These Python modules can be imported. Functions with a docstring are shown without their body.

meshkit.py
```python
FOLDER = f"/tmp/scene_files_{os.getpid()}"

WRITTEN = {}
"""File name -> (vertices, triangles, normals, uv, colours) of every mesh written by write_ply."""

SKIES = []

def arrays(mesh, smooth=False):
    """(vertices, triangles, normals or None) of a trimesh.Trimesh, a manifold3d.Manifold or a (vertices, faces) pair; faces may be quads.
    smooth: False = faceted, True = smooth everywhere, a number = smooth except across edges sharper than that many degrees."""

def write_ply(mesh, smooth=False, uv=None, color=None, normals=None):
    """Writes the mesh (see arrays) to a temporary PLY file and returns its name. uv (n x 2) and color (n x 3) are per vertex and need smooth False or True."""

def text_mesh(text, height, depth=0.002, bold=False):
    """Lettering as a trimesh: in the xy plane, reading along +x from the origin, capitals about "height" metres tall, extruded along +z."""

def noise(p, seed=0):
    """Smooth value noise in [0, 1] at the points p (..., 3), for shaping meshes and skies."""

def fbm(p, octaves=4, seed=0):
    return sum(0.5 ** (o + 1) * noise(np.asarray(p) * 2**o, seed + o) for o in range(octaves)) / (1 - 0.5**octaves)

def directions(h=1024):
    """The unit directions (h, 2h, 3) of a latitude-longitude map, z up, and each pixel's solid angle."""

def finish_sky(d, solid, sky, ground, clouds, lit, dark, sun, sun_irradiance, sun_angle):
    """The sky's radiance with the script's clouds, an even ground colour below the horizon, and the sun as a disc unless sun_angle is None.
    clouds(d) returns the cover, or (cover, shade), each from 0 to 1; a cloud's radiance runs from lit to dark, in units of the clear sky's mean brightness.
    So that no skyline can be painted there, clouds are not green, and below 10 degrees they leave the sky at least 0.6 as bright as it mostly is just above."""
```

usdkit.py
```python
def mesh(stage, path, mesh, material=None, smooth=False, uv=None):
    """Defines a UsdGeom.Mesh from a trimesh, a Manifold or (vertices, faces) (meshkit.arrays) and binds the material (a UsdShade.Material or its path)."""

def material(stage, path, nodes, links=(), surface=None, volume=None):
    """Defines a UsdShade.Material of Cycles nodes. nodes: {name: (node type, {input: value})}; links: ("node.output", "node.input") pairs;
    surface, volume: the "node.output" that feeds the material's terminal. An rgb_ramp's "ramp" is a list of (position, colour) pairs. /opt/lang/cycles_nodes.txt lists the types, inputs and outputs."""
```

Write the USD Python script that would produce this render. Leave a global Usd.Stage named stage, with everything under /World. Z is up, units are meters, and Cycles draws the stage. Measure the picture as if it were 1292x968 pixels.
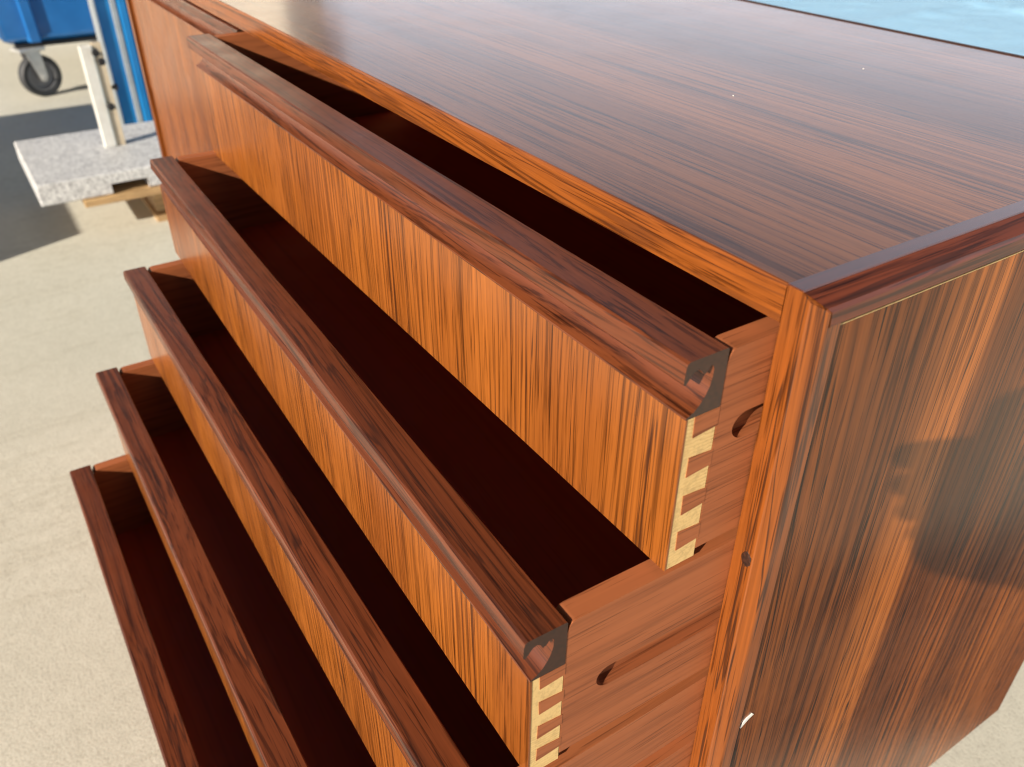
import math, random
import numpy as np, trimesh, manifold3d as m3, usdkit, meshkit
from shapely.geometry import Polygon
from pxr import Usd, UsdGeom, UsdLux, UsdShade, Gf, Sdf

random.seed(7); rng = np.random.default_rng(7)
stage = Usd.Stage.CreateInMemory()
UsdGeom.SetStageUpAxis(stage, 'Z'); UsdGeom.SetStageMetersPerUnit(stage, 1.0)
UsdGeom.Xform.Define(stage, '/World'); UsdGeom.Scope.Define(stage, '/World/Looks')
HT = 0.835                       # height of the sideboard's top above the ground

# ------------------------------------------------------------------ camera, sky, sun
CAM = np.array([0.19602, -0.27655, HT + 0.16559])
RIGHT = np.array([0.5433821, 0.83948009, 0.00301285])
UP = np.array([-0.46656316, 0.29901143, 0.83241275])
FWD = np.array([-0.69789305, 0.45372387, -0.55414794])
FPX, EXPOSURE = 1065.38, 0.55
cam = UsdGeom.Camera.Define(stage, '/World/camera')
cam.AddTransformOp().Set(Gf.Matrix4d(*RIGHT, 0, *UP, 0, *(-FWD), 0, *CAM, 1))
cam.CreateHorizontalApertureAttr(36.0); cam.CreateVerticalApertureAttr(36.0 * 767 / 1024)
cam.CreateFocalLengthAttr(36.0 * FPX / 1292)
cam.CreateClippingRangeAttr(Gf.Vec2f(0.005, 500))
cam.CreateFocusDistanceAttr(0.50); cam.CreateFStopAttr(10.5)
cam.CreateExposureAttr(EXPOSURE)

SUN = np.array([0.375, -1.0, 0.515]); SUN /= np.linalg.norm(SUN)     # towards the sun
SKY_STRENGTH, SUN_I, HAZE = 0.050, 1.25, 18.0
usdkit.material(stage, '/World/Looks/sky', {
    's': ('sky_texture', {'sky_type': 'single_scattering', 'sun_disc': False, 'sun_elevation': math.asin(SUN[2]),
                          'sun_rotation': math.atan2(SUN[0], SUN[1]), 'aerosol_density': 0.9, 'air_density': 0.45}),
    'hs': ('hsv', {'saturation': 0.6, 'fac': 1.0}),
    # pale haze low over the horizon, the same all the way round
    'tc': ('texture_coordinate', {}), 'x': ('separate_xyz', {}), 'i': ('math', {'math_type': 'subtract', 'value1': 1.0, 'use_clamp': True}), 'w': ('math', {'math_type': 'power', 'value2': 4.2}),
    'h': ('mix', {'mix_type': 'mix', 'color1': (0, 0, 0), 'color2': (HAZE, HAZE * 1.01, HAZE * 1.06)}), 'a': ('mix', {'mix_type': 'add', 'fac': 1.0}),
    'b': ('background_shader', {'strength': SKY_STRENGTH})}, [('tc.generated', 'x.vector'), ('x.z', 'i.value2'), ('i.value', 'w.value1'), ('w.value', 'h.fac'), ('s.color', 'hs.color'), ('hs.color', 'a.color1'), ('h.color', 'a.color2'), ('a.color', 'b.color')], surface='b.background')
dome = UsdLux.DomeLight.Define(stage, '/World/sky')
UsdShade.MaterialBindingAPI.Apply(dome.GetPrim()).Bind(UsdShade.Material.Get(stage, '/World/Looks/sky'))
dome.GetPrim().SetCustomDataByKey('kind', 'structure')
sun = UsdLux.DistantLight.Define(stage, '/World/sun')
sun.CreateIntensityAttr(SUN_I); sun.CreateAngleAttr(0.5); sun.CreateColorAttr(Gf.Vec3f(1.0, 0.9, 0.76))
sun.GetPrim().CreateAttribute('inputs:normalize', Sdf.ValueTypeNames.Bool).Set(True)
zz = SUN; xx = np.cross([0, 0, 1], zz); xx /= np.linalg.norm(xx); yy = np.cross(zz, xx)
sun.AddTransformOp().Set(Gf.Matrix4d(*xx, 0, *yy, 0, *zz, 0, 0, 0, 0, 1))

# ------------------------------------------------------------------ helpers
used = {}
def numbered(parent, name):
    k = used.get((parent, name), -1) + 1; used[(parent, name)] = k
    return name if k == 0 else f'{name}_{k:03d}'
def obj(name, mesh, mat, parent='/World', smooth=30, loc=None, label=None):
    path = f'{parent}/{numbered(parent, name)}'
    m = usdkit.mesh(stage, path, mesh, MATS[mat], smooth=smooth)
    if loc is not None: UsdGeom.Xformable(m.GetPrim()).AddTranslateOp().Set(Gf.Vec3d(*map(float, loc)))
    if label: m.GetPrim().SetCustomDataByKey('label', label)
    return path
def thing(name, label, cat, loc=(0, 0, 0), rotz=0):
    path = f'/World/{numbered("/World", name)}'
    x = UsdGeom.Xform.Define(stage, path); x.AddTranslateOp().Set(Gf.Vec3d(*map(float, loc)))
    if rotz: x.AddRotateZOp().Set(math.degrees(rotz))
    tag(path, label, cat); return path
def tag(path, label=None, cat=None, group=None, kind=None):
    p = stage.GetPrimAtPath(path)
    for k, v in (('label', label), ('category', cat), ('group', group), ('kind', kind)):
        if v: p.SetCustomDataByKey(k, v)
    return path
cat_ = trimesh.util.concatenate
def box(x0, x1, y0, y1, z0, z1, bev=0.0):
    lo, hi = np.minimum([x0, y0, z0], [x1, y1, z1]), np.maximum([x0, y0, z0], [x1, y1, z1])
    if not bev:
        b = trimesh.creation.box(hi - lo); b.apply_translation((lo + hi) / 2); return b
    pts = []
    for sx in (0, 1):
        for sy in (0, 1):
            for sz in (0, 1):
                c = np.where([sx, sy, sz], hi, lo); d = np.where([sx, sy, sz], -1, 1) * bev
                for keep in range(3):
                    e = d.copy(); e[keep] = 0; pts.append(c + e)
                pts.append(c + d * 0.42)
    return trimesh.convex.convex_hull(np.array(pts))
def prism(poly, a, b, axis):
    """the 2-D outline extruded from a to b along axis; outline coordinates are the two other axes in order"""
    m = trimesh.creation.extrude_polygon(Polygon(poly) if not isinstance(poly, Polygon) else poly, b - a, engine='earcut')
    v = m.vertices.copy(); v[:, 2] += a
    order = {'x': [2, 0, 1], 'y': [0, 2, 1], 'z': [0, 1, 2]}[axis]
    m = trimesh.Trimesh(v[:, order], m.faces, process=False)
    m.fix_normals(); return m
def cyl(p0, p1, r, n=20, r1=None):
    p0, p1 = np.array(p0, float), np.array(p1, float); d = p1 - p0; h = np.linalg.norm(d)
    m = m3.Manifold.cylinder(h, r, r if r1 is None else r1, n).to_mesh()
    t = trimesh.Trimesh(m.vert_properties[:, :3], m.tri_verts, process=False)
    t.apply_transform(trimesh.geometry.align_vectors([0, 0, 1], d / h)); t.apply_translation(p0); return t
def tm(man):
    m = man.to_mesh(); return trimesh.Trimesh(m.vert_properties[:, :3].astype(float), m.tri_verts, process=False)
def mf(t): return m3.Manifold(m3.Mesh(np.asarray(t.vertices, np.float32), np.asarray(t.faces, np.uint32)))

# ------------------------------------------------------------------ materials
MATS = {}
def wood(name, grain, band, light, mid, dark, vein=0.6, scale=1.0, wave=9.0, wob=3.0, rough=0.28, coat=0.3, figure=0.5, spec=0.5, streak=0.8, bump=0.15, seed=0.0, mixw=0.5, big=None, ior=1.5, veinw=1.0, bands=None, endgrain=None, gs=1.0, fine=1.0, pore=0.85):
    """Oiled hardwood: GRAIN is the axis the fibres run along, BAND the axis across which the bands show."""
    al = 'xyz'.index(grain)
    s1 = [1.0, 1.0, 1.0]; s1[al] = 0.045 * gs
    s2 = [1.0, 1.0, 1.0]; s2[al] = 0.010
    s3 = [1.0, 1.0, 1.0]; s3[al] = 0.022
    s4 = [1.0, 1.0, 1.0]; s4[al] = 0.22
    big = big or (light[0] * 0.45, light[1] * 0.36, light[2] * 0.4)
    n = {
        'tc': ('texture_coordinate', {}), 'oi': ('object_info', {}),
        'sh': ('math', {'math_type': 'multiply', 'value2': 31.7}),
        'sh2': ('math', {'math_type': 'add', 'value2': seed}),
        'off': ('vector_math', {'vector_math_type': 'add', 'math_type': 'add'}),
        # slow drift of the figure
        'm4': ('mapping', {'scale': s4}), 'dr': ('noise_texture', {'scale': 5.0 * scale, 'detail': 2.5}),
        'dr0': ('vector_math', {'math_type': 'subtract', 'vector2': (0.5, 0.5, 0.5)}),
        'drs': ('vector_math', {'math_type': 'scale', 'scale': 0.035 * wob / scale}),
        'wp': ('vector_math', {'math_type': 'add'}),
        'm1': ('mapping', {'scale': s1}),
        'wv': ('wave_texture', {'wave_type': 'bands', 'bands_direction': band, 'profile': 'saw', 'scale': wave * scale, 'distortion': 5.0, 'detail': 3.0, 'detail_scale': 1.2, 'detail_roughness': 0.62}),
        'm2': ('mapping', {'scale': s2}), 'st': ('noise_texture', {'scale': 230.0 * scale * fine, 'detail': 4.0, 'roughness': 0.62}),
        'm3': ('mapping', {'scale': s3}), 'po': ('noise_texture', {'scale': 760.0, 'detail': 1.5}),
        'vn': ('noise_texture', {'scale': 62.0 * scale, 'detail': 3.0, 'roughness': 0.6}),
        'lo': ('noise_texture', {'scale': 13.0 * scale, 'detail': 2.0}),
        'r1': ('rgb_ramp', {'ramp': [(0.0, dark), (0.09, [0.7 * a + 0.3 * b for a, b in zip(dark, mid)]), (0.16, mid), (0.70, light), (0.92, mid), (0.985, [0.5 * (a + b) for a, b in zip(dark, mid)]), (1.0, dark)]}),
        'r2': ('rgb_ramp', {'ramp': [(0.30, (0.22, 0.19, 0.18)), (0.40, (0.38, 0.35, 0.33)), (0.46, (0.90, 0.88, 0.86)), (0.58, (1.05, 1.05, 1.05)), (0.68, (1.25, 1.2, 1.14))]}),
        'r3': ('rgb_ramp', {'ramp': [(0.32, (0.30, 0.26, 0.24)), (0.40, (1, 1, 1)), (1.0, (1.04, 1.04, 1.04))]}),
        'rv': ('rgb_ramp', {'ramp': [(0.0, (0, 0, 0)), (0.585 - 0.02 * veinw, (0, 0, 0)), (0.585, (1, 1, 1)), (0.585 + 0.02 * veinw, (1, 1, 1)), (0.585 + 0.05 * veinw, (0, 0, 0)), (1.0, (0, 0, 0))]}),
        'rl': ('rgb_ramp', {'ramp': [(0.34, (0, 0, 0)), (0.66, (1, 1, 1))]}),
        'fig': ('mix', {'mix_type': 'mix', 'color1': [0.6 * a + 0.4 * b for a, b in zip(light, mid)]}),
        'fm': ('map_range', {'from_min': 0.40, 'from_max': 0.60, 'to_min': 0.05, 'to_max': min(1.0, mixw * 1.2), 'clamp': True}),
        'fn': ('noise_texture', {'scale': 24.0 * scale, 'detail': 2.0}),
        'big': ('mix', {'mix_type': 'mix', 'color2': big}),
        'bf': ('math', {'math_type': 'multiply', 'value2': figure}),
        'c2': ('mix', {'mix_type': 'multiply', 'fac': streak}),
        'c3': ('mix', {'mix_type': 'multiply', 'fac': pore}),
        'vf': ('math', {'math_type': 'multiply', 'value2': vein}),
        'c4': ('mix', {'mix_type': 'mix', 'color2': dark}),
        'bw': ('rgb_to_bw', {}),
        'bmp': ('bump', {'strength': bump, 'distance': 0.0006}),
        'dn': ('noise_texture', {'scale': 22.0, 'detail': 3.0}),
        'dr2': ('map_range', {'from_min': 0.3, 'from_max': 0.7, 'to_min': rough * 0.85, 'to_max': rough * 1.2}),
        'p': ('principled_bsdf', {'specular_ior_level': spec, 'ior': ior, 'coat_ior': ior, 'coat_weight': coat, 'coat_roughness': rough * 0.75}),
    }
    n['off'] = ('vector_math', {'math_type': 'add'})
    L = [('oi.random', 'sh.value1'), ('sh.value', 'sh2.value1'), ('tc.object', 'off.vector1'), ('sh2.value', 'off.vector2'),
         ('off.vector', 'm4.vector'), ('m4.vector', 'dr.vector'), ('dr.color', 'dr0.vector1'), ('dr0.vector', 'drs.vector1'), ('off.vector', 'wp.vector1'), ('drs.vector', 'wp.vector2'),
         ('wp.vector', 'm1.vector'), ('m1.vector', 'wv.vector'), ('wp.vector', 'm2.vector'), ('m2.vector', 'st.vector'), ('off.vector', 'm3.vector'), ('m3.vector', 'po.vector'),
         ('m1.vector', 'vn.vector'), ('m1.vector', 'lo.vector'),
         ('wv.fac', 'r1.fac'), ('st.fac', 'r2.fac'), ('po.fac', 'r3.fac'), ('vn.fac', 'rv.fac'), ('lo.fac', 'rl.fac'),
         ('r1.color', 'fig.color2'), ('m1.vector', 'fn.vector'), ('fn.fac', 'fm.value'), ('fm.result', 'fig.fac'), ('fig.color', 'big.color1'), ('rl.color', 'bf.value1'), ('bf.value', 'big.fac'),
         ('big.color', 'c2.color1'), ('r2.color', 'c2.color2'), ('c2.color', 'c3.color1'), ('r3.color', 'c3.color2'),
         ('rv.color', 'vf.value1'), ('vf.value', 'c4.fac'), ('c3.color', 'c4.color1'), ('c4.color', 'p.base_color'),
         ('c3.color', 'bw.color'), ('bw.val', 'bmp.height'), ('bmp.normal', 'p.normal'),
         ('tc.object', 'dn.vector'), ('dn.fac', 'dr2.value'), ('dr2.result', 'p.roughness')]
    out = 'c4.color'
    if bands:                                           # leaves of veneer of different tone, laid side by side
        ax, b0, b1, stops = bands
        n['bx'] = ('separate_xyz', {}); n['br'] = ('map_range', {'from_min': b0, 'from_max': b1}); n['bn'] = ('noise_texture', {'scale': 4.0, 'detail': 2.0})
        n['bj'] = ('math', {'math_type': 'multiply_add', 'value2': 0.10}); n['bra'] = ('rgb_ramp', {'ramp': stops}); n['bm'] = ('mix', {'mix_type': 'multiply', 'fac': 1.0})
        L += [('tc.object', 'bx.vector'), (f'bx.{ax}', 'br.value'), ('m4.vector', 'bn.vector'), ('bn.fac', 'bj.value1'), ('br.result', 'bj.value3'), ('bj.value', 'bra.fac'), (out, 'bm.color1'), ('bra.color', 'bm.color2')]
        out = 'bm.color'
    if endgrain:                                        # open pores at the cut ends drink oil and go dark
        n['ge'] = ('geometry', {}); n['gx'] = ('separate_xyz', {}); n['ga'] = ('math', {'math_type': 'absolute'}); n['gt'] = ('math', {'math_type': 'greater_than', 'value2': 0.9})
        n['gv'] = ('vector_transform', {'transform_type': 'normal', 'convert_from': 'world', 'convert_to': 'object'})
        n['gm'] = ('mix', {'mix_type': 'mix', 'color2': endgrain}); n['g8'] = ('math', {'math_type': 'multiply', 'value2': 0.86})
        L += [('ge.true_normal', 'gv.vector'), ('gv.vector', 'gx.vector'), (f'gx.{grain}', 'ga.value1'), ('ga.value', 'gt.value1'), ('gt.value', 'g8.value1'), ('g8.value', 'gm.fac'), (out, 'gm.color1')]
        out = 'gm.color'
    L = [x for x in L if x[1] != 'p.base_color'] + [(out, 'p.base_color')]
    MATS[name] = usdkit.material(stage, f'/World/Looks/{name}', n, L, surface='p.BSDF')

def plain(name, c1, c2=None, scale=30, rough=0.5, spec=0.5, bump=0.0, bdist=0.002, metallic=0.0, coat=0.0, stretch=(1, 1, 1), detail=4, ramp=(0.35, 0.65)):
    c2 = c2 or tuple(x * 0.82 for x in c1)
    n = {'tc': ('texture_coordinate', {}), 'm': ('mapping', {'scale': stretch}), 'n': ('noise_texture', {'scale': scale, 'detail': detail, 'roughness': 0.6}),
         'r': ('rgb_ramp', {'ramp': [(ramp[0], c2), (ramp[1], c1)]}), 'b': ('bump', {'strength': bump, 'distance': bdist}),
         'p': ('principled_bsdf', {'roughness': rough, 'specular_ior_level': spec, 'metallic': metallic, 'coat_weight': coat})}
    L = [('tc.object', 'm.vector'), ('m.vector', 'n.vector'), ('n.fac', 'r.fac'), ('r.color', 'p.base_color')]
    if bump: L += [('n.fac', 'b.height'), ('b.normal', 'p.normal')]
    MATS[name] = usdkit.material(stage, f'/World/Looks/{name}', n, L, surface='p.BSDF')

wood('front_rosewood', 'z', 'x', (0.39, 0.122, 0.019), (0.245, 0.067, 0.010), (0.045, 0.014, 0.006), vein=0.8, wave=58, wob=1.6, streak=0.75, rough=0.30, coat=0.25, figure=0.5, veinw=0.35, mixw=0.8, big=(0.17, 0.043, 0.008), fine=1.7, gs=0.4)
wood('top_rosewood', 'x', 'y', (0.38, 0.140, 0.036), (0.205, 0.069, 0.019), (0.026, 0.012, 0.007), vein=0.8, wave=40, wob=0.5, rough=0.20, coat=0.8, figure=0.85, ior=1.6, veinw=0.35, mixw=0.6, big=(0.115, 0.040, 0.014), fine=1.5, gs=0.35)
wood('side_rosewood', 'z', 'y', (0.40, 0.125, 0.022), (0.20, 0.056, 0.011), (0.014, 0.007, 0.004), vein=0.9, wave=30, wob=1.8, rough=0.22, coat=0.05, spec=0.24, figure=0.6, mixw=0.8, veinw=0.35, fine=1.6, gs=0.5, big=(0.105, 0.037, 0.013), bands=('y', 0.0, 0.5, [(0.0, (0.86, 0.8, 0.78)), (0.25, (0.85, 0.8, 0.76)), (0.30, (1.2, 1.2, 1.15)), (0.375, (1.45, 1.45, 1.4)), (0.385, (0.72, 0.65, 0.6)), (0.46, (0.8, 0.72, 0.66)), (0.56, (1.3, 1.2, 1.0)), (0.62, (0.8, 0.75, 0.7)), (0.8, (1.35, 1.3, 1.1)), (1.0, (0.9, 0.85, 0.8))]))
wood('handle_rosewood', 'x', 'y', (0.175, 0.046, 0.014), (0.110, 0.028, 0.010), (0.015, 0.007, 0.005), vein=0.6, seed=3.7, wave=24, wob=2.4, rough=0.30, coat=0.12, figure=0.4, veinw=0.6, endgrain=(0.032, 0.016, 0.010), gs=1.0, fine=1.3)
wood('rail_rosewood', 'x', 'z', (0.33, 0.095, 0.014), (0.22, 0.056, 0.009), (0.07, 0.021, 0.008), vein=0.45, wave=46, wob=2.0, rough=0.3, coat=0.3, figure=0.5, fine=1.8, gs=0.7)
wood('post_rosewood', 'z', 'x', (0.32, 0.090, 0.013), (0.175, 0.044, 0.008), (0.030, 0.011, 0.006), vein=0.8, wave=70, wob=1.2, rough=0.3, coat=0.3, figure=0.5, fine=1.7, veinw=0.6, gs=0.7)
wood('edge_rosewood', 'y', 'z', (0.20, 0.048, 0.018), (0.13, 0.030, 0.013), (0.03, 0.012, 0.008), vein=0.6, wave=40, wob=1.5, rough=0.3, coat=0.2, figure=0.4)
wood('cap_rosewood', 'y', 'x', (0.15, 0.05, 0.03), (0.11, 0.035, 0.02), (0.05, 0.02, 0.012), vein=0.3, wave=40, wob=1.5, rough=0.13, coat=1.0, figure=0.3, ior=2.5, bump=0.03)
wood('mahogany', 'y', 'z', (0.38, 0.122, 0.044), (0.32, 0.098, 0.034), (0.18, 0.052, 0.019), vein=0.05, wave=30, wob=1.5, rough=0.5, coat=0.0, spec=0.35, figure=0.25, streak=0.3, pore=0.5, mixw=0.4)
wood('mahogany_base', 'x', 'y', (0.44, 0.072, 0.022), (0.39, 0.060, 0.018), (0.27, 0.04, 0.013), vein=0.1, wave=12, wob=1.5, rough=0.5, coat=0.0, figure=0.2, streak=0.15, pore=0.1)
wood('pale_wood', 'x', 'z', (0.76, 0.54, 0.235), (0.66, 0.44, 0.17), (0.42, 0.25, 0.08), vein=0.2, wave=150, wob=1.0, rough=0.5, coat=0.0, figure=0.1, streak=0.22, pore=0.15, mixw=0.5)
wood('raw_pine', 'y', 'z', (0.62, 0.42, 0.20), (0.5, 0.32, 0.14), (0.3, 0.18, 0.08), vein=0.1, wave=20, rough=0.6, coat=0, streak=0.5)

plain('knot_wood', (0.05, 0.018, 0.01), (0.015, 0.008, 0.006), scale=500, rough=0.4)

# ------------------------------------------------------------------ ground
gm = {
    'g': ('geometry', {}), 'n1': ('noise_texture', {'scale': 0.9, 'detail': 5, 'roughness': 0.6}), 'n2': ('noise_texture', {'scale': 45, 'detail': 8, 'roughness': 0.78}),
    'v': ('voronoi_texture', {'scale': 160, 'feature': 'f1'}), 'n3': ('noise_texture', {'scale': 260, 'detail': 3}),
    'mp': ('mapping', {'scale': (0.9, 0.16, 1)}), 'n4': ('noise_texture', {'scale': 2.3, 'detail': 7, 'roughness': 0.65, 'distortion': 0.6}),
    'r4': ('rgb_ramp', {'ramp': [(0.0, (1, 1, 1)), (0.488, (1, 1, 1)), (0.5, (0.90, 0.89, 0.87)), (0.512, (1, 1, 1)), (1, (1, 1, 1))]}),
    'r1': ('rgb_ramp', {'ramp': [(0.3, (0.545, 0.525, 0.440)), (0.7, (0.68, 0.655, 0.555))]}), 'r2': ('rgb_ramp', {'ramp': [(0.28, (0.72, 0.71, 0.69)), (0.6, (1.05, 1.05, 1.05))]}),
    'r3': ('rgb_ramp', {'ramp': [(0.36, (0.80, 0.79, 0.78)), (0.5, (1, 1, 1))]}),
    'c1': ('mix', {'mix_type': 'multiply', 'fac': 0.45}), 'c2': ('mix', {'mix_type': 'multiply', 'fac': 0.7}), 'c3': ('mix', {'mix_type': 'multiply', 'fac': 0.8}),
    'h': ('math', {'math_type': 'add'}), 'b': ('bump', {'strength': 0.3, 'distance': 0.002}), 'p': ('principled_bsdf', {'roughness': 0.85, 'specular_ior_level': 0.25})}
MATS['concrete'] = usdkit.material(stage, '/World/Looks/concrete', gm, [
    ('g.position', 'n1.vector'), ('g.position', 'n2.vector'), ('g.position', 'n3.vector'), ('g.position', 'mp.vector'), ('mp.vector', 'n4.vector'), ('g.position', 'v.vector'),
    ('n1.fac', 'r1.fac'), ('n2.fac', 'r2.fac'), ('n3.fac', 'r3.fac'), ('n4.fac', 'r4.fac'), ('r1.color', 'c1.color1'), ('r2.color', 'c1.color2'), ('c1.color', 'c2.color1'), ('r3.color', 'c2.color2'),
    ('c2.color', 'c3.color1'), ('r4.color', 'c3.color2'), ('c3.color', 'p.base_color'), ('n2.fac', 'h.value1'), ('n3.fac', 'h.value2'), ('h.value', 'b.height'), ('b.normal', 'p.normal')], surface='p.BSDF')
def ground_mesh():
    c = np.concatenate([[-400, -120, -40, -15], np.linspace(-6, 4, 81), [15, 40, 120, 400]])
    X, Y = np.meshgrid(c, c, indexing='ij'); p = np.stack([X, Y, X * 0], -1).reshape(-1, 3)
    near = np.exp(-((p[:, 0] + 1) ** 2 + p[:, 1] ** 2) / 30)
    p[:, 2] = (meshkit.fbm(p * [1.3, 1.3, 1], 3, 4) - 0.5) * 0.008 * near
    n = len(c); i = np.arange(n * n).reshape(n, n)
    f = np.stack([i[:-1, :-1], i[1:, :-1], i[1:, 1:], i[:-1, 1:]], -1).reshape(-1, 4)
    return (p, f)
tag(obj('ground', ground_mesh(), 'concrete', smooth=True), kind='structure')

# ------------------------------------------------------------------ the sideboard
D, H, W = 0.495, 0.654, 1.364
SB = thing('sideboard', 'rosewood sideboard with five drawers pulled open like stairs', 'sideboard', (0, 0, HT))
XR, XL = -0.0129, -W + 0.0129          # inner faces of the two side panels at the front
# top panel with lipping at the front
obj('top_panel', box(XL, XR, 0.0012, D, -0.018, -0.0002), 'top_rosewood', SB)
def rail_mesh():
    n = 90; xs = np.linspace(XL, XR, n)
    w = (meshkit.noise(np.stack([xs * 14, xs * 0, xs * 0], -1), 3) - 0.5) * 0.0009
    prof = [(0.0009, -0.0190), (0.0, -0.0183), (0.0, -0.0012), (0.0011, 0.0001), (0.0022, 0.0003), (0.0022, -0.0190)]
    v = []
    for x, d in zip(xs, w):
        for k, (y, z) in enumerate(prof): v.append((x, y + (d * 0.6 if k == 3 else 0) + (d if k == 4 else 0), z))
    v = np.array(v); m = len(prof); f = []
    for i in range(n - 1):
        for k in range(m):
            a, b = i * m + k, i * m + (k + 1) % m; f += [(a, a + m, b), (b, a + m, b + m)]
    for k in range(1, m - 1): f += [(0, k, k + 1), ((n - 1) * m, (n - 1) * m + k + 1, (n - 1) * m + k)]
    t = trimesh.Trimesh(v, f, process=False); t.fix_normals(); return t
obj('front_rail', rail_mesh(), 'rail_rosewood', SB)
obj('under_top', box(XL, XR, 0.003, D, -0.0188, -0.0181), 'mahogany_base', SB)
def side(sgn, x0):
    """one side: veneered panel, solid front edging and solid top edging, mitred at the corner"""
    def X(m):
        m = m.copy(); m.vertices[:, 0] = x0 + sgn * m.vertices[:, 0]
        if sgn < 0: m.invert()
        return m
    # local x: 0 = inner face, 0.0129 = arris of the front, 0.0222 = outer face
    pan = box(0, 0.0170, 0.0165, D - 0.001, -H, -0.0170)
    p = obj('side_panel', X(pan), 'side_rosewood', SB)
    fe = [(0.0, 0.0006), (0.0006, 0.0), (0.0132, 0.0), (0.0140, 0.0004), (0.0184, 0.0056), (0.0190, 0.0068), (0.0192, 0.0082), (0.0192, 0.0162), (0.0, 0.0162)]
    clip = [(-0.001, -H - 0.01), (-0.001, 0.0003), (0.0088, 0.0003), (0.0096, -0.0002), (0.0180, -0.0056), (0.0192, -0.0074), (0.0194, -0.0098), (0.03, -0.012), (0.03, -H - 0.01)]
    obj('front_edging', X(tm(mf(prism(fe, -H, 0.002, 'z')) ^ mf(prism(clip, -0.01, 0.03, 'y')))), 'post_rosewood', SB, smooth=20)
    te = [(0.0, 0.0002), (0.0094, 0.0002), (0.0182, -0.0052), (0.0194, -0.0072), (0.0196, -0.0140), (0.0190, -0.0146), (0.0, -0.0146)]
    t = prism(te, 0.0, D, 'y')
    t = t.slice_plane([0, 0.0003, 0], [0, 1, 0], cap=False)
    # mitre the front end along the chamfer of the front edging
    v = t.vertices; fr = v[:, 1] < 0.01
    v[fr, 1] = 0.0004 + np.interp(v[fr, 0], [0.0, 0.0132, 0.0184, 0.0196], [0, 0, 0.0058, 0.0082])
    obj('top_edging', X(trimesh.Trimesh(v, t.faces, process=False)), 'edge_rosewood', SB, smooth=20)
    obj('edging_cap', X(prism([(0.0, 0.0003), (0.0004, 0.0009), (0.0087, 0.0009), (0.0092, 0.0003)], 0.0005, D - 0.0005, 'y')), 'cap_rosewood', SB)
    obj('pale_line', X(box(0.0, 0.0175, 0.0164, D - 0.002, -0.0172, -0.0165)), 'pale_wood', SB)
    return p
side(1, XR)
side(-1, XL)
obj('back_edging', box(XL, XR - 0.0, D + 0.0002, D + 0.0052, -0.018, 0.0006, 0.0006), 'knot_wood', SB)
obj('back_panel', box(XL, XR, D - 0.012, D - 0.002, -H + 0.01, -0.0192), 'mahogany_base', SB)
obj('bottom_panel', box(XL, XR, 0.004, D - 0.013, -H + 0.001, -H + 0.018), 'mahogany_base', SB)
obj('divider', box(-0.812, -0.786, 0.0260, D - 0.013, -H + 0.019, -0.0193), 'post_rosewood', SB)
for x in (XL + 0.10, XR - 0.10):
    for y in (0.08, D - 0.08):
        obj('leg', cyl((x, y, -H + 0.0005), (x, y, -HT), 0.021, 24, 0.014), 'handle_rosewood', SB)

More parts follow.
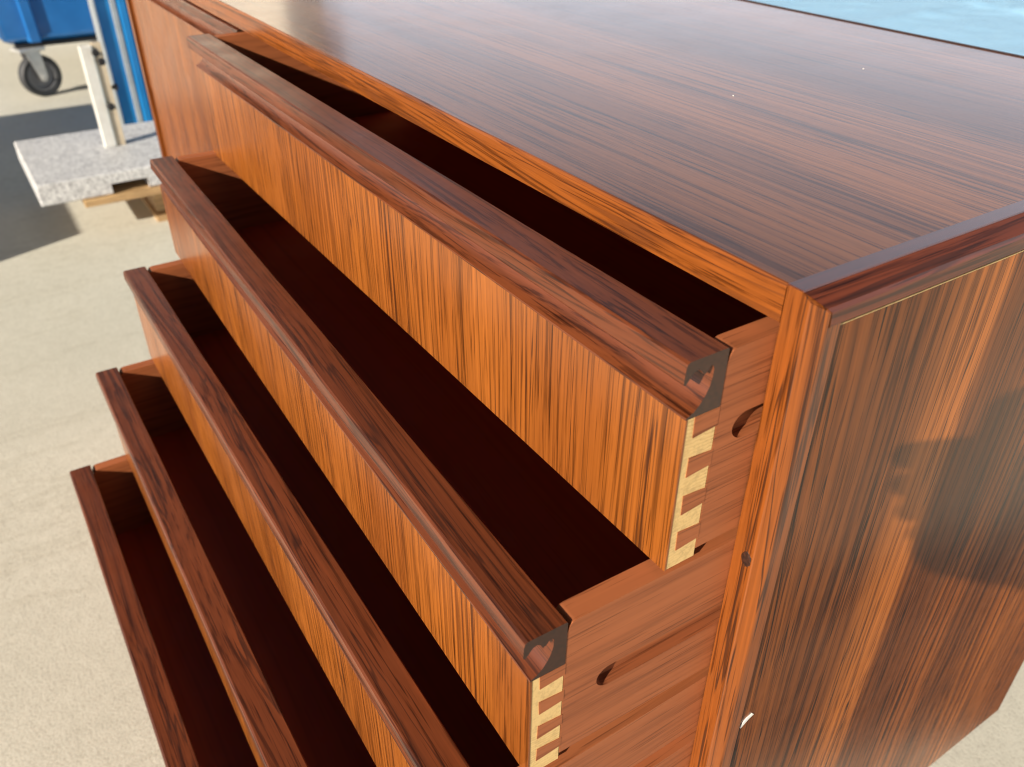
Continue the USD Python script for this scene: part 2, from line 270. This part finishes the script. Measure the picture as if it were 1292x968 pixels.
# handle profile: y from the back (0) towards the viewer, z from the top down; a routed hook grip
HP = [(0.0, -0.0008), (-0.0008, 0.0), (-0.0226, 0.0), (-0.0240, -0.0009), (-0.0246, -0.0030), (-0.0250, -0.0100), (-0.0245, -0.0112), (-0.0236, -0.0112), (-0.0218, -0.0088),
      (-0.0196, -0.0062), (-0.0176, -0.0054), (-0.0160, -0.0062), (-0.0147, -0.0076), (-0.0136, -0.0090), (-0.0124, -0.0091), (-0.0114, -0.0080), (-0.0105, -0.0066), (-0.0095, -0.0060), (-0.0085, -0.0065),
      (-0.0077, -0.0082), (-0.0078, -0.0125), (-0.0088, -0.0170), (-0.0106, -0.0212), (-0.0132, -0.0250), (-0.0164, -0.0280), (-0.0204, -0.0298), (-0.0206, -0.0308), (0.0, -0.0308)]
def handle_mesh(x0, x1, seed):
    m = prism(HP, x0, x1, 'x')
    v, f = m.vertices, m.faces
    # worn: cut into slices so that the arrises can wander a little
    n = 60; xs = np.linspace(x0, x1, n); K = len(HP); P = np.array(HP)
    V = np.array([[x, y, z] for x in xs for y, z in P]); F = []
    for i in range(n - 1):
        for k in range(K):
            a, b = i * K + k, i * K + (k + 1) % K; F += [(a, b, a + K), (b, b + K, a + K)]
    upper = np.clip((V[:, 2] + 0.020) / 0.012, 0, 1)
    V[:, 1] += upper * (meshkit.noise(V * [9, 1, 1] + seed, seed) - 0.5) * 0.0006
    V[:, 2] += upper * (meshkit.noise(V * [7, 1, 1] + seed + 9, seed) - 0.5) * 0.0005
    cap = trimesh.creation.triangulate_polygon(Polygon(HP), engine='earcut')
    cv, cf = cap[0], cap[1]
    idx = np.array([np.argmin(((P - c) ** 2).sum(1)) for c in cv])
    F = np.array(F); caps = np.vstack([idx[cf], (n - 1) * K + idx[cf][:, ::-1]])
    t = trimesh.Trimesh(V, np.vstack([F, caps]), process=False)
    t.fix_normals(); return t

DW = 0.7600                                             # drawer width
BACK = [-0.0293, -0.1078, -0.1498, -0.2093, -0.2708]    # y of each handle's back
TOP = [-0.0219, -0.1478, -0.2609, -0.3781, -0.5007]
HGT = [0.1240, 0.1110, 0.1150, 0.1200, 0.1260]
ORD = ['topmost drawer, pulled out least, with a routed grip', 'second drawer from the top, slightly askew', 'third drawer from the top', 'fourth drawer from the top', 'lowest drawer, pulled out furthest']
FY0, FY1 = -0.0196, -0.0018                             # the front board, in y
for i in range(5):
    h = HGT[i]; bot = -h
    side_top = -0.0020; sb = bot + 0.005
    y1 = 0.40 - (0.0 if i else 0.0)
    y1 = min(0.42, D - 0.03 - BACK[i])
    T = 0.0125
    def side_board(xa, xb, outer):
        """drawer side with its stopped runner groove"""
        gz, gh = (-0.0485, -0.0597, -0.0590, -0.0600, -0.0600)[i], 0.0078
        outl = [(0.0002, sb), (y1, sb), (y1, side_top - 0.004), (0.012, side_top - 0.004), (0.0065, side_top - 0.0045), (0.003, side_top - 0.0065), (0.0002, side_top - 0.010)]
        outl = [(0.0002, sb), (y1, sb), (y1, side_top), (0.0060, side_top), (0.0035, side_top - 0.0008), (0.0018, side_top - 0.0030), (0.0002, side_top - 0.0075)]
        m = mf(prism(outl, xa, xb, 'x'))
        th = np.linspace(math.pi / 2, 3 * math.pi / 2, 14)
        g = [((0.0205 if i == 0 else 0.0305) + gh * 1.15 * math.cos(t), gz + gh * math.sin(t)) for t in th] + [(y1 + 0.01, gz - gh), (y1 + 0.01, gz + gh)]
        gx = (xb - 0.0065, xb + 0.01) if outer > 0 else (xa - 0.01, xa + 0.0065)
        return m - mf(prism(g, gx[0], gx[1], 'x'))
    right = side_board(-T, 0.0, 1); left = side_board(-DW, -DW + T, -1)
    back = mf(box(-DW + T - 0.0002, -T + 0.0002, y1 - 0.012, y1 - 0.0003, sb + 0.002, side_top - 0.004))
    carc = tm(right + left + back)
    path = obj('drawer', carc, 'mahogany', SB, smooth=25, label=ORD[i])
    x0, yaw, roll = -0.0134, 0.0, 0.0
    if i == 1: x0, yaw, roll = -0.0150, -1.10, 0.42
    xf = UsdGeom.Xformable(stage.GetPrimAtPath(path))
    xf.AddTranslateOp().Set(Gf.Vec3d(x0, BACK[i], TOP[i]))
    if yaw: xf.AddRotateZOp().Set(yaw); xf.AddRotateYOp().Set(roll)
    obj('handle', handle_mesh(-DW + 0.0004, 0.0004, i + 2), 'handle_rosewood', path, smooth=32)
    obj('front_board', box(-DW + 0.0001, -0.0001, FY0 + 0.0004, FY1 + 0.0015, bot, -0.0306), 'pale_wood', path, smooth=False)
    obj('front_veneer', box(-DW, 0.0002, FY0 - 0.0006, FY0 + 0.0005, bot - 0.0002, -0.0304), 'front_rosewood', path, smooth=False)
    obj('drawer_bottom', box(-DW + T - 0.003, -T + 0.003, -0.0016, y1 - 0.012, sb + 0.007, sb + 0.011), 'mahogany_base', path, smooth=False)
    # half-blind dovetails: the tails of the side boards show at both ends of the front board
    z0, z1 = -0.0314, bot + 0.0004; step = (z1 - z0) / 8
    for sx, xa, xb in ((1, -0.010, 0.00025), (-1, -DW - 0.00025, -DW + 0.010)):
        for k in range(4):
            a = z0 + step * (2 * k) + (0.0001 if k else 0); b = z0 + step * (2 * k + 1) + rng.uniform(-0.0006, 0.0006)
            sl = 0.0013
            q = [(FY1 + 0.0024, a - (sl if k else 0)), (FY1 + 0.0024, b + sl), (FY0 + 0.0050 + rng.uniform(-0.0004, 0.0004), b - 0.0003), (FY0 + 0.0050, a)]
            if k == 0: q[0] = (FY1 + 0.0024, a); 
            obj('dovetail', prism(q, xa, xb, 'x'), 'mahogany', path, smooth=False)

# left door under the top, closed, with the same grip along its top edge and a finger notch in its left edge
DX0, DX1 = XL + 0.0045, -0.7765
dz0, dz1 = -0.0219, -H + 0.020
outline = [(DX0, dz0 - 0.0309), (DX0, -0.200), (DX0 + 0.0030, -0.205), (DX0 + 0.0070, -0.209), (DX0 + 0.0070, dz1), (DX1, dz1), (DX1, dz0 - 0.0309)]
door = obj('door', prism(outline, 0.0045, 0.0225, 'y'), 'front_rosewood', SB, label='closed left door with plain vertical grain', smooth=False)
hd = obj('handle', handle_mesh(DX0, DX1, 11), 'handle_rosewood', door, smooth=32)
UsdGeom.Xformable(stage.GetPrimAtPath(hd)).AddTranslateOp().Set(Gf.Vec3d(0, 0.0245, dz0))

# wear: a dark knot in the front edging, a pale chip of finish low on the side, two specks on the top
plain('white_chip', (0.85, 0.83, 0.78), rough=0.6)
def blob(c, r, sub=2):
    s = trimesh.creation.icosphere(sub); v = s.vertices * r
    s.vertices = v * (0.8 + 0.4 * meshkit.noise(s.vertices * 2.2 + 5, 3))[:, None] + c; return s
obj('knot', blob((-0.0035, 0.0, -0.1562), (0.0032, 0.0005, 0.0048)), 'knot_wood', SB, smooth=True)
chip = [(y * 1.25 + 0.001, z * 1.25 + 0.0757) for y, z in [(0.0145, -0.3062), (0.0165, -0.3035), (0.0190, -0.3018), (0.0222, -0.3008), (0.0235, -0.3022), (0.0205, -0.3036), (0.0178, -0.3056), (0.0152, -0.3076)]]
obj('finish_chip', prism(chip, 0.0036, 0.0048, 'x'), 'white_chip', SB, smooth=False)
for x, y in ((-0.245, 0.348), (-0.243, 0.200)):
    obj('dust_speck', blob((x, y, 0.0), (0.0006, 0.0005, 0.0003), 1), 'white_chip', SB, smooth=True)

# ------------------------------------------------------------------ granite parasol base on a plank
gn = {'tc': ('texture_coordinate', {}), 'v': ('voronoi_texture', {'scale': 260, 'feature': 'f1'}), 'v2': ('voronoi_texture', {'scale': 95, 'feature': 'f1'}), 'n': ('noise_texture', {'scale': 60, 'detail': 4, 'roughness': 0.7}),
      'ra': ('rgb_ramp', {'ramp': [(0.0, (0.30, 0.30, 0.31)), (0.18, (0.50, 0.50, 0.51)), (0.5, (0.58, 0.58, 0.575)), (1, (0.70, 0.70, 0.69))]}),
      'rb': ('rgb_ramp', {'ramp': [(0.34, (0.72, 0.72, 0.73)), (0.6, (1.05, 1.05, 1.05))]}), 'm': ('mix', {'mix_type': 'multiply', 'fac': 1.0}),
      'sc': ('separate_color', {}), 'p': ('principled_bsdf', {'roughness': 0.55})}
MATS['granite'] = usdkit.material(stage, '/World/Looks/granite', gn, [('tc.object', 'v.vector'), ('tc.object', 'n.vector'), ('v.color', 'sc.color'), ('sc.r', 'ra.fac'), ('n.fac', 'rb.fac'), ('ra.color', 'm.color1'), ('rb.color', 'm.color2'), ('m.color', 'p.base_color')], surface='p.BSDF')
plain('galvanised', (0.74, 0.73, 0.68), (0.66, 0.65, 0.60), scale=40, rough=0.45, metallic=0.15)
plain('tan_plate', (0.60, 0.50, 0.36), (0.50, 0.41, 0.29), scale=30, rough=0.6)
plain('black_plastic', (0.02, 0.02, 0.022), rough=0.4)
PB = thing('parasol_base', 'speckled grey granite parasol base with a short upright steel post', 'parasol base', (-2.319, -0.165, 0.124))
slab = mf(box(-0.447, 0, 0, 0.60, 0.0, 0.061, 0.004)) - mf(box(-0.10, 0.02, 0.185, 0.285, -0.01, 0.030)) - mf(box(-0.46, 0.02, 0.2855, 0.2885, -0.01, 0.020))
obj('slab', tm(slab), 'granite', PB, smooth=20)
pc = np.array([-0.249, 0.2495])
tube = mf(box(pc[0] - 0.006, pc[0] + 0.020, pc[1] - 0.026, pc[1] + 0.008, 0.0605, 0.348, 0.003)) - mf(box(pc[0] - 0.003, pc[0] + 0.017, pc[1] - 0.022, pc[1] + 0.004, 0.2, 0.4))
obj('post', tm(tube), 'galvanised', PB)
obj('backing_plate', box(pc[0] - 0.008, pc[0] + 0.014, pc[1] + 0.0082, pc[1] + 0.034, 0.0608, 0.352, 0.001), 'tan_plate', PB)
for y, z in ((0.012, 0.330), (0.022, 0.305), (0.016, 0.180)):
    obj('clamp_knob', cat_([cyl((pc[0] + 0.0195, pc[1] + y, z), (pc[0] + 0.030, pc[1] + y, z), 0.006, 14), cyl((pc[0] + 0.030, pc[1] + y, z), (pc[0] + 0.040, pc[1] + y, z), 0.011, 18, 0.009)]), 'black_plastic', PB)
obj('clamp_knob', cat_([cyl((pc[0], pc[1] + 0.0342, 0.225), (pc[0], pc[1] + 0.044, 0.225), 0.006, 14), cyl((pc[0], pc[1] + 0.044, 0.225), (pc[0], pc[1] + 0.052, 0.225), 0.011, 18, 0.009)]), 'black_plastic', PB)
PL = thing('timber_pallet', 'thin pale timber pallet edge under the granite slab', 'pallet', (-2.319, -0.165, 0.0))
for x0 in (-0.13, -0.30, -0.445):
    obj('board', box(x0, x0 + 0.142, 0.105, 0.75, 0.104, 0.1232, 0.001), 'raw_pine', PL, smooth=False)
for y0 in (0.30, 0.66):
    obj('block', box(-0.20, -0.08, y0, y0 + 0.07, 0.0185, 0.1038), 'raw_pine', PL, smooth=False)
    obj('runner', box(-0.43, -0.04, y0 - 0.01, y0 + 0.08, 0.001, 0.0183), 'raw_pine', PL, smooth=False)

# ------------------------------------------------------------------ blue bins in the background
plain('blue_plastic', (0.020, 0.155, 0.44), (0.016, 0.13, 0.38), scale=9, rough=0.3, coat=0.2)
plain('blue_paint', (0.012, 0.20, 0.50), (0.010, 0.16, 0.42), scale=6, rough=0.35, coat=0.2)
plain('grey_steel', (0.42, 0.45, 0.47), (0.34, 0.37, 0.39), scale=25, rough=0.45, metallic=0.3)
plain('rubber', (0.045, 0.047, 0.05), (0.03, 0.03, 0.033), scale=60, rough=0.6)
plain('rim_grey', (0.22, 0.22, 0.225), (0.17, 0.17, 0.18), scale=50, rough=0.5)
plain('zinc', (0.66, 0.65, 0.62), (0.54, 0.53, 0.51), scale=30, rough=0.35, metallic=0.55)
BN = thing('waste_container', 'large blue plastic waste container on castors with raised ribs', 'waste container', (-4.0, -0.05, 0))
def taper_body(x0, x1, y0, y1, z0, z1, g):
    b = box(x0, x1, y0, y1, z0, z1, 0.035); v = b.vertices; t = (v[:, 2] - z0) / (z1 - z0)
    c = np.array([(x0 + x1) / 2, (y0 + y1) / 2]); v[:, :2] = c + (v[:, :2] - c) * (1 + g * t)[:, None]; return b
body = taper_body(-0.95, 0.0, 0.0, 1.30, 0.225, 1.05, 0.06)
obj('body', body, 'blue_plastic', BN, smooth=50)
for y in (0.13, 0.55, 0.97):
    r = prism([(-0.012, y - 0.028), (0.020, y - 0.017), (0.020, y + 0.017), (-0.012, y + 0.028)], 0.232, 1.0, 'z')
    v = r.vertices; t = (v[:, 2] - 0.225) / 0.825; v[:, 0] += t * 0.028; v[:, 1] = 0.65 + (v[:, 1] - 0.65) * (1 + 0.06 * t)
    obj('rib', r, 'blue_plastic', BN)
obj('rim', box(-1.0, 0.055, -0.06, 1.36, 1.0, 1.07, 0.02), 'blue_plastic', BN)
lid = trimesh.creation.cylinder(0.5, 1.40, sections=40); lid.apply_transform(trimesh.transformations.rotation_matrix(math.pi / 2, [1, 0, 0]))
lid = lid.slice_plane([0, 0, 0], [0, 0, 1], cap=True, engine='earcut') if False else tm(mf(lid) - mf(box(-1, 1, -1, 1, -1, 0)))
lid.vertices[:, 2] *= 0.4; lid.apply_translation([-0.47, 0.65, 1.071]); obj('lid', lid, 'blue_plastic', BN)
obj('underframe', box(-0.90, -0.03, 0.05, 1.25, 0.205, 0.2245, 0.004), 'black_plastic', BN)
def castor(cx, cy, rot):
    R = 0.085
    def place(m):
        m = m.copy(); m.apply_transform(trimesh.transformations.rotation_matrix(rot, [0, 0, 1])); m.apply_translation([cx, cy, 0]); return m
    ring = tm(m3.Manifold.revolve(m3.CrossSection([[(R - 0.024, -0.022), (R - 0.006, -0.024), (R, -0.014), (R, 0.014), (R - 0.006, 0.024), (R - 0.024, 0.022)]]), 40))
    rot90 = trimesh.transformations.rotation_matrix(math.pi / 2, [0, 1, 0])
    ring.apply_transform(rot90); ring.apply_translation([0, 0, R])
    w = obj('castor', place(cat_([box(-0.045, 0.045, -0.075, 0.035, 0.190, 0.2045, 0.003),
            prism([(-0.050, 0.192), (0.012, 0.192), (0.016, 0.080), (0.004, 0.064), (-0.012, 0.070)], 0.030, 0.035, 'x'),
            prism([(-0.050, 0.192), (0.012, 0.192), (0.016, 0.080), (0.004, 0.064), (-0.012, 0.070)], -0.035, -0.030, 'x'),
            cyl((-0.042, 0, R), (0.042, 0, R), 0.009, 14)])), 'zinc', BN, smooth=25)
    obj('tyre', place(ring), 'rubber', w)
    hub = tm(m3.Manifold.revolve(m3.CrossSection([[(0.012, -0.018), (0.020, -0.018), (0.022, -0.007), (R - 0.034, -0.007), (R - 0.032, -0.020), (R - 0.0245, -0.020), (R - 0.0245, 0.020), (R - 0.032, 0.020), (R - 0.034, 0.007), (0.022, 0.007), (0.020, 0.018), (0.012, 0.018)]]), 36))
    hub.apply_transform(rot90); hub.apply_translation([0, 0, R]); obj('rim', place(hub), 'rim_grey', w)
for cx, cy, r in ((-0.06, 0.115, 0.30), (-0.06, 1.15, 0.9), (-0.85, 0.72, 0.2), (-0.85, 1.15, -0.4)): castor(cx, cy, r)

TB = thing('blue_locker', 'tall blue steel locker with grey upright strips beside the granite base', 'locker', (-3.10, 0.20, 0))
obj('body', box(-0.075, -0.014, 0.003, 0.36, 0.001, 1.20, 0.002), 'blue_paint', TB)
obj('strip', box(-0.077, 0.0, 0.0, 0.009, 0.002, 1.201, 0.002), 'grey_steel', TB)
obj('strip', box(-0.013, 0.000, 0.056, 0.074, 0.002, 1.195, 0.002), 'grey_steel', TB)
obj('panel', prism([(-0.0135, 0.075), (0.012, 0.082), (0.012, 0.102), (-0.0135, 0.106)], 0.003, 1.19, 'z'), 'blue_paint', TB)
obj('strip', box(-0.013, 0.006, 0.107, 0.119, 0.002, 1.195, 0.002), 'grey_steel', TB)
obj('panel', prism([(-0.0135, 0.120), (0.010, 0.125), (0.010, 0.30), (-0.0135, 0.31)], 0.003, 1.19, 'z'), 'blue_paint', TB)

# ------------------------------------------------------------------ pale blue sheet over a low stack behind the sideboard
MATS['blue_sheet'] = usdkit.material(stage, '/World/Looks/blue_sheet', {
    'tc': ('texture_coordinate', {}), 'n': ('noise_texture', {'scale': 70, 'detail': 6, 'roughness': 0.7, 'type': 'ridged_multifractal'}), 'n2': ('noise_texture', {'scale': 40, 'detail': 6, 'roughness': 0.78}),
    'r': ('rgb_ramp', {'ramp': [(0.3, (0.32, 0.60, 0.86)), (0.7, (0.41, 0.68, 0.90))]}), 'b': ('bump', {'strength': 0.5, 'distance': 0.005}), 'p': ('principled_bsdf', {'roughness': 0.5})},
    [('tc.object', 'n.vector'), ('tc.object', 'n2.vector'), ('n2.fac', 'r.fac'), ('r.color', 'p.base_color'), ('n2.fac', 'b.height'), ('b.normal', 'p.normal')], surface='p.BSDF')
def sheet_mesh():
    nx, ny = 120, 110
    u, v = np.meshgrid(np.linspace(-0.12, 1.12, nx), np.linspace(-0.14, 1.14, ny), indexing='ij')
    x = -2.9 + 2.75 * np.clip(u, 0, 1) + np.where(u < 0, u * 0.3, np.where(u > 1, (u - 1) * 0.3, 0)); y = 1.00 + 2.6 * np.clip(v, 0, 1) + np.where(v < 0, v * 0.3, np.where(v > 1, (v - 1) * 0.3, 0))
    over = np.maximum(np.maximum(-u, u - 1) / 0.12, np.maximum(-v, v - 1) / 0.14); over = np.clip(over, 0, 1)
    z = 0.545 - over ** 0.8 * 0.52
    p = np.stack([x, y, z], -1)
    # stretched flat, a few straight creases from folding, fine crumpling between them
    crease = sum(np.exp(-np.abs(x * math.sin(a) + y * math.cos(a) - c) / 0.018) * w for a, c, w in ((0.04, 1.72, 0.012), (0.04, 2.33, 0.016), (1.53, -1.25, 0.012), (1.55, -0.62, -0.010), (0.5, 1.55, 0.010), (-0.7, 2.9, 0.009)))
    z = z + (crease + (meshkit.fbm(p * [1.2, 1.2, 1], 2, 8) - 0.5) * 0.03 + (np.abs(meshkit.fbm(p * 16, 3, 5) - 0.5)) * 0.022) * (1 - 0.6 * over)
    p = np.stack([x, y, z], -1).reshape(-1, 3)
    i = np.arange(nx * ny).reshape(nx, ny)
    q = np.stack([i[:-1, :-1], i[1:, :-1], i[1:, 1:], i[:-1, 1:]], -1).reshape(-1, 4)
    return (p, q)
tag(obj('plastic_sheet', sheet_mesh(), 'blue_sheet', smooth=True), 'wrinkled pale blue plastic sheet draped behind the sideboard', 'plastic sheet')

# ------------------------------------------------------------------ things outside the frame: a sunlit house that the top mirrors, two pieces whose shadows fall into view
plain('cream_render', (0.80, 0.74, 0.62), (0.74, 0.68, 0.56), scale=8, rough=0.9)
plain('roof_tile', (0.30, 0.12, 0.07), scale=5, rough=0.8)
plain('window_dark', (0.03, 0.035, 0.04), rough=0.08)
plain('white_paint', (0.8, 0.8, 0.78), rough=0.5)
plain('oak_case', (0.42, 0.27, 0.13), (0.34, 0.21, 0.10), scale=20, stretch=(1, 1, 0.1), rough=0.5)
HB = thing('house', 'cream rendered single-storey house far behind the blue bins', 'house', (-9.2, 2.95, 0), math.radians(-115))
# local x runs along the sunlit wall away from its right-hand corner, local -y... outwards is +y
obj('wall', box(0, 10, -6, 0, 0, 3.6), 'cream_render', HB, smooth=False)
obj('roof', prism([(-6.4, 3.6), (0.4, 3.6), (-3.0, 5.4)], -0.3, 10.3, 'x'), 'roof_tile', HB, smooth=False)
for x in (4.4, 7.2):
    w = obj('window', box(x, x + 1.2, -0.05, 0.03, 1.0, 2.2), 'white_paint', HB, smooth=False)
    obj('pane', box(x + 0.07, x + 1.13, -0.04, 0.033, 1.07, 2.13), 'window_dark', w, smooth=False)
CB = thing('storage_cabinet', 'low oak storage cabinet standing to the left of the granite base', 'cabinet', (-1.96, -1.24, 0))
obj('body', box(-0.90, 0, -0.42, 0, 0.03, 0.60, 0.004), 'oak_case', CB)
obj('plinth', box(-0.88, -0.02, -0.40, -0.02, 0.0005, 0.0298), 'black_plastic', CB)
obj('door', box(-0.44, -0.01, 0.0002, 0.016, 0.05, 0.58, 0.002), 'oak_case', CB); obj('door', box(-0.89, -0.46, 0.0002, 0.016, 0.05, 0.58, 0.002), 'oak_case', CB)
WB = thing('tall_cupboard', 'narrow tall oak cupboard behind the low cabinet', 'cupboard', (-2.80, -1.34, 0))
obj('body', box(-0.44, 0, -0.40, 0, 0.001, 0.80, 0.004), 'oak_case', WB)
obj('door', box(-0.43, -0.01, 0.0002, 0.016, 0.03, 0.78, 0.002), 'oak_case', WB)

# ------------------------------------------------------------------ the photographer, standing behind the lens: only the shadow on the side panel is in view
plain('skin', (0.62, 0.38, 0.28), scale=40, rough=0.5)
plain('dark_jacket', (0.03, 0.035, 0.05), scale=80, rough=0.8)
plain('denim', (0.05, 0.08, 0.16), scale=120, rough=0.8)
plain('brown_hair', (0.05, 0.03, 0.02), scale=200, rough=0.6)
plain('black_glass', (0.012, 0.012, 0.014), rough=0.15)
plain('eye_white', (0.8, 0.8, 0.78), rough=0.2)
def P(r, u, f): return CAM + RIGHT * r + UP * u + FWD * f
def bones(bs, res=0.012, it=8):
    m = m3.Manifold()
    for (a, ra), (b, rb) in bs:
        sa = m3.Manifold.sphere(ra, 20).translate(tuple(map(float, a))); sb = m3.Manifold.sphere(rb, 20).translate(tuple(map(float, b)))
        m = m + m3.Manifold.batch_hull([sa, sb])
    t = tm(m.refine_to_length(res)); t.merge_vertices()
    return trimesh.smoothing.filter_taubin(t, iterations=it)
BK = np.array([0.838, -0.545, 0.0]); RT = np.array([0.545, 0.838, 0.0]); Zv = np.array([0, 0, 1.0])
foot = CAM * [1, 1, 0] + BK * 0.52 + RT * 0.04
def B(r, z, b=0.0): return foot + RT * r + Zv * z + BK * b
hip, chest, neck, head = B(0, 0.95), B(0, 1.30, -0.01), B(0, 1.47, 0.0), B(0, 1.60, -0.05)
wl, wr = P(-0.085, -0.134, -0.060), P(0.175, -0.135, -0.085)
pl, pr_ = P(-0.066, -0.094, -0.030), P(0.172, -0.078, -0.035)
el, er = B(-0.27, 1.06, -0.06), B(0.27, 1.02, -0.06)
sl_, sr_ = B(-0.19, 1.40), B(0.19, 1.40)
torso = [((B(-0.09, 0.96), 0.11), (B(0.09, 0.96), 0.11)), ((B(-0.08, 0.98), 0.11), (B(-0.09, 1.30), 0.115)), ((B(0.08, 0.98), 0.11), (B(0.09, 1.30), 0.115)), ((B(-0.09, 1.28), 0.115), (B(0.09, 1.28), 0.115)), ((sl_, 0.065), (sr_, 0.065)), ((B(-0.10, 1.30), 0.10), (sl_, 0.07)), ((B(0.10, 1.30), 0.10), (sr_, 0.07))]
arms = [((sl_, 0.062), (el, 0.046)), ((el, 0.046), (wl, 0.030)), ((sr_, 0.062), (er, 0.046)), ((er, 0.046), (wr, 0.030))]
legs = [((B(-0.10, 0.92), 0.095), (B(-0.11, 0.50, -0.01), 0.062)), ((B(-0.11, 0.50, -0.01), 0.062), (B(-0.12, 0.09), 0.042)), ((B(0.10, 0.92), 0.095), (B(0.11, 0.50, -0.01), 0.062)), ((B(0.11, 0.50, -0.01), 0.062), (B(0.12, 0.09), 0.042))]
face = [((neck - Zv * 0.05, 0.058), (head - Zv * 0.06, 0.054)), ((head - BK * 0.005 + Zv * 0.03, 0.082), (head + BK * 0.03 + Zv * 0.02, 0.080)), ((head - BK * 0.02 + Zv * 0.01, 0.070), (head - BK * 0.045 - Zv * 0.075, 0.036)),
        ((head - BK * 0.088 + Zv * 0.012, 0.010), (head - BK * 0.104 - Zv * 0.022, 0.013)), ((head - BK * 0.078 - RT * 0.016 - Zv * 0.056, 0.009), (head - BK * 0.078 + RT * 0.016 - Zv * 0.056, 0.009)),
        ((head - RT * 0.078 + Zv * 0.012, 0.014), (head - RT * 0.080 - Zv * 0.022, 0.010)), ((head + RT * 0.078 + Zv * 0.012, 0.014), (head + RT * 0.080 - Zv * 0.022, 0.010))]
def hand(palm, wrist, side, knuckle, curl):
    """palm, four bent fingers of unequal length behind the phone and a thumb on its screen side"""
    out = [((wrist, 0.027), (palm, 0.034))]
    for k, ln in enumerate((0.92, 1.0, 0.95, 0.78)):
        u = 0.026 - 0.019 * k
        a = palm + UP * u - RIGHT * side * 0.010 * (k - 1.5) * 0.2 + FWD * 0.012
        b = a + (-RIGHT * side * 0.004 + FWD * 0.034 + UP * 0.006) * ln
        c = b + (RIGHT * side * 0.026 - FWD * 0.002) * ln if curl else b + (RIGHT * side * 0.012) * ln
        out += [((palm + UP * u * 0.7, 0.017), (a, 0.0105)), ((a, 0.0105), (b, 0.0095)), ((b, 0.0095), (c, 0.0080))]
    t0 = palm + UP * 0.022 + RIGHT * side * 0.010 - FWD * 0.004; t1 = t0 + UP * 0.030 + RIGHT * side * 0.016 + FWD * 0.006; t2 = t1 + RIGHT * side * 0.024 + UP * 0.010 + FWD * 0.006
    return out + [((palm, 0.022), (t0, 0.014)), ((t0, 0.014), (t1, 0.0115)), ((t1, 0.0115), (t2, 0.0095))]
skin = arms + torso + face + legs + hand(pl, wl, 1, None, True) + hand(pr_, wr, -1, None, True)
for sx in (-1, 1): skin.append(((B(0.12 * sx, 0.06), 0.035), (B(0.13 * sx, 0.035, -0.15), 0.030)))
PE = obj('person', bones(skin, 0.010, 6), 'skin', smooth=True)
tag(PE, 'person in a dark jacket and blue jeans holding up a phone, behind the camera', 'person')
grow = lambda bs, d: [((a, ra + d), (b, rb + d)) for (a, ra), (b, rb) in bs]
sleeve = [arms[0], ((el, 0.046), (wl + (el - wl) * 0.10, 0.033)), arms[2], ((er, 0.046), (wr + (er - wr) * 0.10, 0.033))]
obj('jacket', bones(grow(torso + sleeve, 0.010) + [((neck - Zv * 0.05, 0.072), (neck - Zv * 0.02, 0.068))], 0.014), 'dark_jacket', PE, smooth=True)
obj('trousers', bones(grow(legs + [((B(-0.08, 0.93), 0.10), (B(0.08, 0.93), 0.10))], 0.009), 0.014), 'denim', PE, smooth=True)
for sx in (-1, 1):
    obj('shoe', bones([((B(0.12 * sx, 0.055, 0.02), 0.047), (B(0.135 * sx, 0.042, -0.17), 0.040)), ((B(0.12 * sx, 0.055, 0.03), 0.047), (B(0.12 * sx, 0.10), 0.048))], 0.012), 'black_plastic', PE, smooth=True)
    obj('eye', blob(tuple(head - BK * 0.070 + RT * 0.030 * sx + Zv * 0.012), (0.012, 0.012, 0.010)), 'eye_white', PE, smooth=True)
obj('hair', bones([((head + Zv * 0.045 + BK * 0.004, 0.082), (head + BK * 0.045 + Zv * 0.015, 0.084)), ((head + BK * 0.05 + Zv * 0.01, 0.078), (head + BK * 0.05 - Zv * 0.05, 0.058))], 0.01), 'brown_hair', PE, smooth=True)
PH = obj('phone', box(-0.0735, 0.0735, -0.036, 0.036, -0.004, 0.004, 0.003), 'black_glass', smooth=30)
c = P(0.0575, -0.025, -0.0075)
UsdGeom.Xformable(stage.GetPrimAtPath(PH)).AddTransformOp().Set(Gf.Matrix4d(*RIGHT, 0, *UP, 0, *(-FWD), 0, *c, 1))
tag(PH, 'black phone held sideways in both hands of the person', 'phone')
